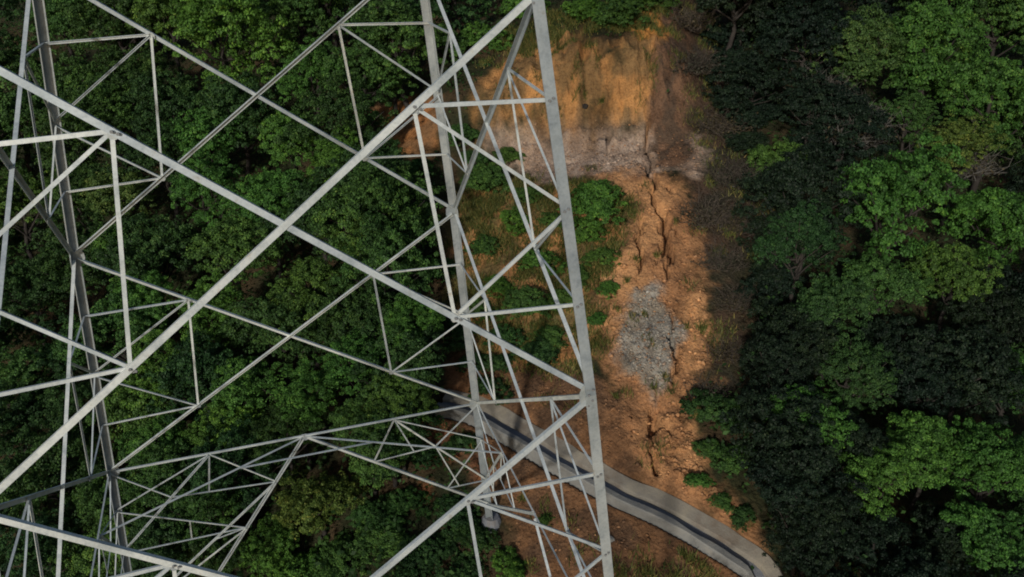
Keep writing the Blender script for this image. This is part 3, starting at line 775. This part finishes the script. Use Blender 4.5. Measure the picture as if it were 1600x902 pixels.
for cl, cr, nm in FACES:
    n = face(cl, cr)
    e = Vector((cr[0] - cl[0], cr[1] - cl[1], 0)).normalized()
    for k in range(3):
        z0, z1 = LEVELS[k], LEVELS[k + 1]
        TL, TR, BL, BR = legp(*cl, z0), legp(*cr, z0), legp(*cl, z1), legp(*cr, z1)
        Xc = cross(TL, BR, TR, BL)
        D1 = angle("diagonal_brace", *trim(TL, BR, .12, .12), n, .080, .034)
        D2 = angle("diagonal_brace", *trim(TR, BL, .12, .12), n, .080, .019)
        for cc_, T_, B_ in ((cl, TL, BL), (cr, TR, BR)):
            Um = (T_ + Xc) / 2; Dm = (B_ + Xc) / 2
            Du, Dd = (D1, D2) if cc_ == cl else (D2, D1)
            zu, zd = Um.z, Dm.z; zm = (zu + zd) / 2
            lu, lm_, ld = legp(*cc_, zu - .06), legp(*cc_, zm - .12), legp(*cc_, zd - .1)
            for (P, Q, w, b0) in ((Um, Dm, .050, .052), (Um, lu, .052, .052), (Um, lm_, .046, .060), (Dm, lm_, .046, .060), (Dm, ld, .046, .052)):
                angle("redundant_brace", *trim(P, Q, .03, .06), n, w if nm == 'near' else w * .95, b0, dp=.7)
            if nm == 'near' or (nm == 'right' and k == 2):
                inw = Vector((-cc_[0], 0, 0)) if nm == 'near' else Vector((0, -cc_[1], 0))
                for P in (lu, lm_, ld):
                    bolt(P + inw * .06 + Vector((0, 0, .03)) + n * .002, n, LEGS[(cc_, k)]); bolt(P + inw * .11 + n * .002, n, LEGS[(cc_, k)])
                for P, dg in ((Um, Du), (Dm, Dd)):
                    bolt(P - n * .016, n, dg); bolt(P + e * .06 + Vector((0, 0, -.03)) - n * .016, n, dg)
            plate(Um - Vector((0, 0, .03)), n, e, .11, .0475, .006, 1.2, Du); plate(Dm, n, e, .11, .0475, .006, 1.2, Dd)
        for cc_, sgn in ((cl, 1), (cr, -1)):
            P = legp(*cc_, z1)
            plate(P + e * sgn * .14, n, e, .22, .0205, .010, 1.5, LEGS[(cc_, k)])
            if nm == 'near' :
                for q in ((.06, .1), (.12, .02), (.06, -.08), (.12, -.16)):
                    bolt(P + e * sgn * q[0] + Vector((0, 0, q[1])) + n * .002, n, LEGS[(cc_, k)])
    # ring of horizontals at the lowest panel point
    zr = LEVELS[3]
    RL, RR = legp(*cl, zr), legp(*cr, zr)
    Mid = (RL + RR) / 2
    angle("horizontal_brace", *trim(RL, Mid, .12, .02), n, .07, .022, dp=.5)
    angle("horizontal_brace", *trim(Mid, RR, .02, .12), n, .07, .022, dp=.5)
    plate(Mid + Vector((0, 0, -.05)), n, e, .2, .012, .010)
    # leg extension below the ring: inclined braces from mid ring to each foot, with redundants
    for cc_, sgn in ((cl, -1), (cr, 1)):
        zf = FOOT[cc_] + (.55 if nm in ('far',) else .5)
        Ft = legp(*cc_, zf)
        angle("leg_brace", *trim(Mid, Ft, .1, .1), n, .095, .030, dp=.6)
        Qr = Mid + (legp(*cc_, zr) - Mid) * .5
        def onK(z): return Mid + (Ft - Mid) * ((zr - z) / (zr - zf))
        def inface(x_frac, z):        # 0 at the face's middle line, 1 at the leg
            L_ = legp(*cc_, z); m_ = Vector((L_.x * abs(n.x) / max(abs(n.x), abs(n.y)) if abs(n.x) > abs(n.y) else 0, L_.y if abs(n.y) > abs(n.x) else 0, z))
            return m_ + (L_ - m_) * x_frac
        h = zr - zf
        f1, f2, f3 = (.34, .74, .5) if h < 5 else (.16, .33, .55)
        z1_, z2_ = zr - h * f1, zr - h * f2
        K1, K2 = onK(z1_), onK(z2_)
        La = legp(*cc_, zr - h * (.15 if h > 5 else .33)); Lb = legp(*cc_, z2_ if h > 5 else zr - h * .74); Lc = legp(*cc_, zr - h * .62)
        Na = Qr + (Lb - Qr) * .42
        mem = [(Qr, K1, .055), (Qr, Lb, .075), (Qr, La, .045), (RL if sgn < 0 else RR, Na, .055), (Na, K1, .05), (Qr + (K1 - Qr) * 0, Na + (K1 - Na) * .35, .045), (K2, Lb, .055)]
        if h > 5:
            mem += [(K1, Lc, .085), (K2, La, .055), (K2, K1 + (Lc - K1) * .42, .05), (K2 + (Lb - K2) * .45, K2 + (La - K2) * .45, .04), (K2, Lc, .06), (onK(zr - h * .6), Lc, .06), (onK(zr - h * .6), legp(*cc_, zr - h * .78), .06)]
        else:
            mem += [(K2, La, .05), (Na, K2 + (Lb - K2) * .3, .045)]
        for q, (P, Q, w) in enumerate(mem):
            if (P - Q).length > .25:
                angle("redundant_brace", *trim(P, Q, .03, .03), n, w * .8, .044 + .009 * (q % 3), dp=.6)
# plan bracing inside the ring: from each rear/front mid point to the quarter points of the side faces
zr = LEVELS[3]; wr = wz(zr)
up = Vector((0, 0, 1))
for sy in (1, -1):
    M_ = Vector((0, sy * wr, zr))
    ends = []
    for sx in (1, -1):
        E_ = Vector((sx * wr, sy * wr * .51, zr - .02))
        angle("plan_brace", *trim(M_, E_, .08, .05), up, .058, .03)
        ends.append(M_ + (E_ - M_) * .345)
    angle("plan_brace", ends[0], ends[1], up, .055, .045)
# horizontals and the top of the built part
for cl, cr, nm in FACES:
    n = face(cl, cr)
    for z_ in (11.2, 14.45):
        angle("horizontal_brace", *trim(legp(*cl, z_), legp(*cr, z_), .1, .1), n, .1, .03)
    angle("diagonal_brace", *trim(legp(*cl, 14.4), legp(*cr, 11.2), .12, .12), n, .12, .034)
    angle("diagonal_brace", *trim(legp(*cr, 14.4), legp(*cl, 11.2), .12, .12), n, .12, .019)
# concrete footings
for c in CORN:
    P = legp(*c, FOOT[c]) - TB
    prof = [(-.9, .36), (-.16, .30), (-.06, .27), (.0, .22), (.005, 0)]
    V_ = []; n_ = 12
    for (h_, r_) in prof[:-1]:
        for i in range(n_):
            a_ = i * 2 * math.pi / n_; V_.append((P.x + r_ * math.cos(a_), P.y + r_ * math.sin(a_), P.z + h_))
    V_.append((P.x, P.y, P.z + .005))
    F_ = []
    for k in range(len(prof) - 2):
        for i in range(n_):
            F_.append((k * n_ + i, k * n_ + (i + 1) % n_, (k + 1) * n_ + (i + 1) % n_, (k + 1) * n_ + i))
    for i in range(n_): F_.append(((len(prof) - 2) * n_ + i, (len(prof) - 2) * n_ + (i + 1) % n_, len(V_) - 1))
    add_obj("footing", mesh_from("footing", V_, F_, CONC_D), tower)["label"] = "round concrete footing under the leg"

# ------------------------------------------------------------------ trees
def tube(path, radii, sides=6):
    path = np.array(path, float); n = len(path)
    V_ = []
    for i in range(n):
        d = path[min(i + 1, n - 1)] - path[max(i - 1, 0)]; d /= np.linalg.norm(d) + 1e-9
        a_ = np.cross(d, (0.3, .9, .2)); a_ /= np.linalg.norm(a_) + 1e-9; b_ = np.cross(d, a_)
        for k in range(sides):
            t = 2 * math.pi * k / sides
            V_.append(path[i] + radii[i] * (math.cos(t) * a_ + math.sin(t) * b_))
    F_ = [(i * sides + k, i * sides + (k + 1) % sides, (i + 1) * sides + (k + 1) % sides, (i + 1) * sides + k) for i in range(n - 1) for k in range(sides)]
    return V_, F_

def leaves(cen, nrm, size, r, asp=.55):
    """one folded-diamond quad per leaf"""
    n = len(cen)
    nrm = nrm / (np.linalg.norm(nrm, axis=1)[:, None] + 1e-9)
    t = r.normal(size=(n, 3)); t -= nrm * (t * nrm).sum(1)[:, None]; t /= np.linalg.norm(t, axis=1)[:, None] + 1e-9
    b = np.cross(nrm, t)
    L_ = (size * r.uniform(.65, 1.35, n))[:, None]
    p0 = cen - t * L_ * .5; p2 = cen + t * L_ * .5 - nrm * L_ * .12
    p1 = cen + b * L_ * asp * .5 + nrm * L_ * .06; p3 = cen - b * L_ * asp * .5 + nrm * L_ * .06
    return np.stack([p0, p1, p2, p3], 1).reshape(-1, 3)

def crown_mesh(name, seed, n_clump, per, leaf, flat=.8, spread=1.0, dome=False, rag=.3):
    """unit-radius crown: leaf clumps on lumpy boughs"""
    r = np.random.default_rng(seed)
    # boughs: big lobes, clumps sit on the lobes
    nb = 12 if not dome else 7
    bd = r.normal(size=(nb, 3)); bd[:, 2] = np.abs(bd[:, 2]) * .95 - .4
    bd /= np.linalg.norm(bd, axis=1)[:, None]
    bc = bd * r.uniform(.36, .66, nb)[:, None] * np.array([1, 1, flat]); br = r.uniform(.28, .48, nb)
    bc[0] = (0, 0, .25 * flat); br[0] = .5
    C_ = []; T_ = []
    for k in range(n_clump):
        q = r.integers(nb)
        d = r.normal(size=3); d[2] = d[2] * .8 + .45; d /= np.linalg.norm(d)
        C_.append(bc[q] + d * br[q] * r.uniform(.6, 1.05) * np.array([1, 1, flat])); T_.append((q, d))
    cen = []; nr = []; ti = []
    lobe_t = r.uniform(.0, .3, nb)
    for c_, (q, d) in zip(C_, T_):
        m = int(per * r.uniform(.4, 1.6)); rad = r.uniform(.04, .10) * spread
        o = r.normal(size=(m, 3)); o /= np.linalg.norm(o, axis=1)[:, None] + 1e-9
        o[:, 2] = np.abs(o[:, 2]) * .9 - .25
        pos = c_ + o * rad * (r.uniform(.35, 1.1, m) ** .6)[:, None]
        cen.append(pos)
        nr.append(o * .6 + d * .5 + np.array((0, 0, .3)) + r.normal(size=(m, 3)) * .62)
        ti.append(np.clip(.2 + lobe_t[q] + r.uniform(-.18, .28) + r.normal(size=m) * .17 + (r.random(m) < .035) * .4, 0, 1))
    cen = np.concatenate(cen); nr = np.concatenate(nr); ti = np.concatenate(ti)
    if dome:
        keep = cen[:, 2] > -.12; cen, nr, ti = cen[keep], nr[keep], ti[keep]
    V_ = leaves(cen, nr, leaf, r)
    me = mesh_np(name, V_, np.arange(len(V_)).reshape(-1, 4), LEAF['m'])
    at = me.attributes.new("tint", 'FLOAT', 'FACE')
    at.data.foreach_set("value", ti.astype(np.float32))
    return me, bc

def trunk_mesh(name, seed, bc, hc):
    """unit crown radius; base at z = -hc"""
    r = np.random.default_rng(seed + 500)
    V_, F_ = [], []
    def add(p, rad, s):
        v, f = tube(p, rad, s); o = len(V_)
        V_.extend(v); F_.extend([tuple(i + o for i in q) for q in f])
    j = r.normal(size=(5, 2)) * .05
    zs = np.linspace(-hc - .25, .25, 5)
    add([(j[i, 0] * (i > 0), j[i, 1] * (i > 0), zs[i]) for i in range(5)], np.linspace(.055, .025, 5), 7)
    for b_ in bc[1:]:
        s = np.array([0, 0, r.uniform(-hc * .45, 0.0)]); m_ = (s + b_) / 2 + r.normal(size=3) * .05 + (0, 0, -.05)
        add([s, m_, b_, b_ * 1.25 + (0, 0, .1)], [.024, .017, .011, .005], 5)
    return mesh_from(name, V_, F_, BARK, True)

PROTO = []
for k in range(9):
    ncl, per, leaf, flat, spread = [(125, 62, .078, .85, 1.0), (140, 56, .074, .75, .95), (110, 66, .084, .95, 1.1), (150, 56, .070, .8, .9), (105, 70, .088, .7, 1.1),
                                    (135, 58, .076, 1.0, 1.0), (120, 60, .086, .85, 1.15), (150, 50, .078, .8, .85), (110, 66, .080, .9, 1.0)][k]
    cm, bc = crown_mesh("crown", 100 + k, int(ncl * 3.7), int(per * 1.05), leaf * .45, flat, spread)
    tm = trunk_mesh("trunk", 100 + k, bc, 1.75)
    PROTO.append((cm, tm))
PR = random.Random(5)

def set_mat(o, m):
    o.material_slots[0].link = 'OBJECT'; o.material_slots[0].material = m

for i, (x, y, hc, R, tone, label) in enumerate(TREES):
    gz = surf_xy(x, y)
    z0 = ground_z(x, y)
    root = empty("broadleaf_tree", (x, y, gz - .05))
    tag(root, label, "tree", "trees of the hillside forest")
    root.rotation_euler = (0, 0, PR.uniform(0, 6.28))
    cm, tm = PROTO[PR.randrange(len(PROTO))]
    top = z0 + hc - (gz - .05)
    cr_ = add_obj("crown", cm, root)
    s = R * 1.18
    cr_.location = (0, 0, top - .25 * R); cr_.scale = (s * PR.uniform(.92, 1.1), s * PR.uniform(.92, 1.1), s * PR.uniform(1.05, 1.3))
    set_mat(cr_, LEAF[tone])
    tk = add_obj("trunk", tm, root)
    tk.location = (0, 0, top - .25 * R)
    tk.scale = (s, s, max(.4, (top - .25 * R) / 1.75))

# ------------------------------------------------------------------ bushes
SP = []
for k in range(4):
    cm, bc = crown_mesh("foliage", 300 + k, 330, 62, .052, .75, 1.15, True)
    SP.append((cm, trunk_mesh("stems", 300 + k, bc, .35)))
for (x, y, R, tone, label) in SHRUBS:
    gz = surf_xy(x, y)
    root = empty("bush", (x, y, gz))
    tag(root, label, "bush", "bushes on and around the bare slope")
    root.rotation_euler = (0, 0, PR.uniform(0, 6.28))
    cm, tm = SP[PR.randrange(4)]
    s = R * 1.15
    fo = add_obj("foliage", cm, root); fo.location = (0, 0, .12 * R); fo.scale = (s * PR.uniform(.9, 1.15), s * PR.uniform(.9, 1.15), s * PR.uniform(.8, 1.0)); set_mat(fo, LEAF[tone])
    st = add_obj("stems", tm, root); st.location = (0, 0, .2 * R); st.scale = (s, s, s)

# ------------------------------------------------------------------ dry brush and bare twigs
def twig_mesh(name, seed, n, mat, lift=.9):
    r = np.random.default_rng(seed); V_ = []; F_ = []
    for k in range(n):
        a_ = r.uniform(0, 6.28); el = r.uniform(.1, 1.0); L_ = r.uniform(.5, 1.1)
        d = np.array((math.cos(a_) * (1 - el * .6), math.sin(a_) * (1 - el * .6), el * lift))
        s = np.array((*(r.normal(size=2) * .25), 0.0))
        p = [s, s + d * L_ * .5 + r.normal(size=3) * .07, s + d * L_ + r.normal(size=3) * .12]
        v, f = tube(p, [.014, .009, .003], 3); o = len(V_); V_ += v; F_ += [tuple(i + o for i in q) for q in f]
        for q in range(4):
            b_ = p[1] + (p[2] - p[1]) * r.uniform(0, 1); e_ = b_ + r.normal(size=3) * .16 + (0, 0, .06)
            v, f = tube([b_, e_], [.006, .002], 3); o = len(V_); V_ += v; F_ += [tuple(i + o for i in q2) for q2 in f]
    return mesh_from(name, V_, F_, mat)
def dryleaf_mesh(name, seed, n):
    r = np.random.default_rng(seed)
    c_ = r.normal(size=(n, 3)) * np.array((.42, .42, .25)); c_[:, 2] = np.abs(c_[:, 2]) + .1
    V_ = leaves(c_, r.normal(size=(n, 3)) + (0, 0, .6), .09, r)
    me = mesh_np(name, V_, np.arange(len(V_)).reshape(-1, 4), DRYLEAF)
    at = me.attributes.new("tint", 'FLOAT', 'FACE'); at.data.foreach_set("value", r.uniform(.1, .9, n).astype(np.float32))
    return me
DRYLEAF = mat_leaf("dry_leaves", (.045, .042, .024), (.085, .07, .042))
BT = [twig_mesh("twigs", 400 + k, 110, TWIG) for k in range(3)]
BG = [twig_mesh("twigs", 410 + k, 150, TWIGG) for k in range(2)]
BL_ = [dryleaf_mesh("dry_leaves", 420 + k, 900) for k in range(3)]
for i, (x, y, R, label) in enumerate(BRUSH):
    gz = surf_xy(x, y); grey = 'twigs' in label
    root = empty("bare_tree" if grey else "dry_brush", (x, y, gz))
    tag(root, label, "bare tree" if grey else "brush", "dry brush and bare twigs")
    root.rotation_euler = (0, 0, i * 1.3)
    lift = 2.0 if grey else 0
    tw = add_obj("twigs", BG[i % 2] if grey else BT[i % 3], root); tw.location = (0, 0, lift); tw.scale = (R * 1.2, R * 1.2, R * 1.1)
    lv = add_obj("dry_leaves", BL_[i % 3], root); lv.location = (0, 0, lift); lv.scale = (R * 1.1, R * 1.1, R)
    if grey:
        v, f = tube([(0, 0, -.2), (.05, .03, lift * .5), (0, 0, lift + .2)], [.09, .07, .05], 6)
        add_obj("trunk", mesh_from("trunk", v, f, BARK, True), root)

# ------------------------------------------------------------------ loose clods, rubble, grass
def ico_mesh_batch(name, pos, size, colr, seed, mat, squash=.7):
    """one joined mesh of irregular 8-faced lumps"""
    r = np.random.default_rng(seed)
    n = len(pos)
    b6 = np.array([(1, 0, 0), (0, 1, 0), (-1, 0, 0), (0, -1, 0), (0, 0, 1), (0, 0, -1)], float)
    V_ = b6[None] * (size[:, None, None] * r.uniform(.6, 1.3, (n, 6, 1)))
    V_ += r.normal(size=(n, 6, 3)) * size[:, None, None] * .18
    ang = r.uniform(0, 6.28, n); ca, sa = np.cos(ang), np.sin(ang)
    x = V_[..., 0] * ca[:, None] - V_[..., 1] * sa[:, None]; y = V_[..., 0] * sa[:, None] + V_[..., 1] * ca[:, None]
    V_ = np.stack([x, y, V_[..., 2] * squash], -1) + pos[:, None, :]
    f8 = np.array([(0, 1, 4), (1, 2, 4), (2, 3, 4), (3, 0, 4), (1, 0, 5), (2, 1, 5), (3, 2, 5), (0, 3, 5)])
    F_ = (np.arange(n)[:, None, None] * 6 + f8[None]).reshape(-1, 3)
    me = mesh_np(name, V_.reshape(-1, 3), F_, mat)
    at = me.attributes.new("soil", 'FLOAT_COLOR', 'POINT')
    cc = np.repeat(np.concatenate([colr, np.ones((n, 1))], 1), 6, 0)
    at.data.foreach_set("color", cc.astype(np.float32).ravel())
    return me

def scatter(poly, n, seed, dens=None):
    r = np.random.default_rng(seed)
    p = np.array(poly); lo, hi = p.min(0), p.max(0)
    q = r.uniform(lo, hi, (n * 3, 2))
    k = poly_sd(q[:, 0], q[:, 1], poly) + (fbm(q[:, 0] * 1.5, q[:, 1] * 1.5, seed) - .5) * .6 > 0
    q = q[k]
    dd = seg_dist(q[:, 0], q[:, 1], [tuple(c_) for c_ in chan[::3]]); q = q[dd > .7]
    if dens is not None: q = q[r.random(len(q)) < dens(q[:, 0], q[:, 1])]
    return q[:n]

def lumps(name, poly, n, smin, smax, seed, label, cat, tint=(1, 1, 1), dens=None):
    r = np.random.default_rng(seed + 9)
    q = scatter(poly, n, seed, dens)
    z, c_ = surf(q[:, 0], q[:, 1]); x, y = to_xy(q[:, 0], q[:, 1])
    s = smin * (smax / smin) ** (r.random(len(q)) ** 2.2)
    c_ = c_ + (np.array((.30, .16, .08)) - c_) * (r.random((len(q), 1)) < .22) * r.uniform(.3, 1, (len(q), 1))
    c_ = np.clip(c_ * r.uniform(.6, 1.35, (len(q), 1)) * np.array(tint), 0, .6)
    me = ico_mesh_batch(name, np.stack([x, y, z + s * .2], -1), s, c_, seed, CLODM)
    return tag(add_obj(name, me), label, cat, kind="stuff")
lumps("soil_clods", STRIP, 3600, .018, .11, 500, "loose orange soil clods strewn over the cracked strip", "soil clods", dens=lambda u, v: .15 + .85 * sm(9.5, 7.5, u) * sm(7.6, 8.4, v) + .5 * sm(8.9, 9.8, v) * (u < 13))
lumps("rubble", RUBBLE, 3600, .010, .075, 501, "pale grey rubble patch in the middle of the soil strip", "rubble", (.95, .94, .92))
lumps("gravel", BENCH, 2200, .015, .075, 502, "pinkish gravel on the level bench below the ochre scarp", "gravel", (1.05, 1.0, .95))
lumps("brown_clods", SHADED_BROWN, 1500, .015, .07, 503, "brown crumbs of soil under the tower", "soil clods")

def blades(name, spots, n, hgt, seed, label, mat):
    r = np.random.default_rng(seed)
    u = np.concatenate([r.normal(a_, s_, k_) for a_, b_, s_, k_ in spots]); v = np.concatenate([r.normal(b_, s_, k_) for a_, b_, s_, k_ in spots])
    dd = seg_dist(u, v, [tuple(c_) for c_ in chan[::3]]); u, v = u[dd > .75], v[dd > .75]
    z, _ = surf(u, v); x, y = to_xy(u, v); m = len(u)
    a_ = r.uniform(0, 6.28, m); h_ = hgt * r.uniform(.5, 1.4, m); w_ = .018
    bx, by = np.cos(a_) * w_, np.sin(a_) * w_
    ln = r.normal(size=(m, 2)) * .45
    p0 = np.stack([x - bx, y - by, z - .02], -1); p1 = np.stack([x + bx, y + by, z - .02], -1)
    p2 = np.stack([x + ln[:, 0] * h_, y + ln[:, 1] * h_, z + h_], -1)
    V_ = np.stack([p0, p1, p2], 1).reshape(-1, 3)
    me = mesh_np(name, V_, np.arange(m * 3).reshape(-1, 3), mat)
    at = me.attributes.new("tint", 'FLOAT', 'FACE'); at.data.foreach_set("value", r.uniform(.1, 1, m).astype(np.float32))
    return tag(add_obj(name, me), label, "grass", kind="stuff")
gs = random.Random(3)
def spots_in(poly, n, seed, sd, k):
    return [(a_, b_, sd * gs.uniform(.5, 1.5), k) for a_, b_ in scatter(poly, n, seed)]
sp = spots_in(MOTTLE, 210, 600, .2, 120) + spots_in(VERGE, 50, 601, .2, 90) + spots_in(SCARP, 36, 602, .12, 50) + spots_in(STRIP, 26, 603, .1, 40) + spots_in(SHADED_BROWN, 30, 604, .12, 45)
sp += [(gs.uniform(24.6, 27.5), gs.uniform(2.5, 11), .22, 170) for k in range(70)]
sp += [(gs.uniform(3, 4.6), gs.uniform(6, 9.6), .2, 110) for k in range(14)]
blades("grass", sp, 0, .2, 610, "short rough grass tufting the bare slope and the scarp crest", GRASS)

# leaf litter and seedlings that cover the forest floor
def floor_cover():
    r = np.random.default_rng(700)
    n = 150000
    u = r.uniform(-4, 46, n); v = r.uniform(-34, 36, n)
    open_ = np.maximum.reduce([poly_sd(u, v, P_) for P_ in (SCARP, BENCH, STRIP, MOTTLE, SHADED_BROWN, RUBBLE, VERGE, SCARPL)])
    dd = seg_dist(u, v, [tuple(c_) for c_ in chan[::3]])
    k = (open_ < -.3) & (dd > .8) & (fbm(u * .6, v * .6, 12) > .38)
    u, v = u[k], v[k]
    z, _ = surf(u, v); x, y = to_xy(u, v); m = len(u)
    c_ = np.stack([x, y, z + r.uniform(.03, 1.0, m) ** 1.5 * 2.6 * sm(.3, .7, fbm(u * .7, v * .7, 15))], -1)
    V_ = leaves(c_, r.normal(size=(m, 3)) * .6 + (0, 0, 1), .17, r, .6)
    me = mesh_np("undergrowth", V_, np.arange(m * 4).reshape(-1, 4), LEAF['d'])
    at = me.attributes.new("tint", 'FLOAT', 'FACE'); at.data.foreach_set("value", r.uniform(.05, .7, m).astype(np.float32))
    tag(add_obj("undergrowth", me), "low leafy undergrowth on the forest floor", "undergrowth", kind="stuff")
floor_cover()

# single stones that stand out
def stone(x, y, s, label, cc):
    r = np.random.default_rng(int(abs(x * 100)))
    u_, v_ = to_uv(x, y); z = surf_xy(x, y)
    V_ = []; F_ = []; n_ = 9; rings = [(-.6, .7), (-.1, 1.0), (.35, .85), (.65, .45)]
    for h_, q_ in rings:
        for i in range(n_):
            a_ = i * 2 * math.pi / n_; k_ = q_ * (1 + r.normal() * .1)
            V_.append((s * k_ * math.cos(a_), s * .8 * k_ * math.sin(a_), s * (h_ + r.normal() * .05)))
    V_.append((0, 0, s * .75))
    for k in range(3):
        for i in range(n_): F_.append((k * n_ + i, k * n_ + (i + 1) % n_, (k + 1) * n_ + (i + 1) % n_, (k + 1) * n_ + i))
    for i in range(n_): F_.append((3 * n_ + i, 3 * n_ + (i + 1) % n_, 4 * n_))
    o = add_obj("boulder", mesh_from("boulder", V_, F_, cc)); o.location = (x, y, z + .1 * s)
    tag(o, label, "boulder")

_sx, _sy = to_xy(4.9, 6.5)
stone(_sx, _sy, .13, "single pale stone on brown soil below the channel", CONC)
_sx, _sy = to_xy(21.9, 6.95)
stone(_sx, _sy, .16, "lone dark stone lodged at the foot of the ochre scarp", BARK)
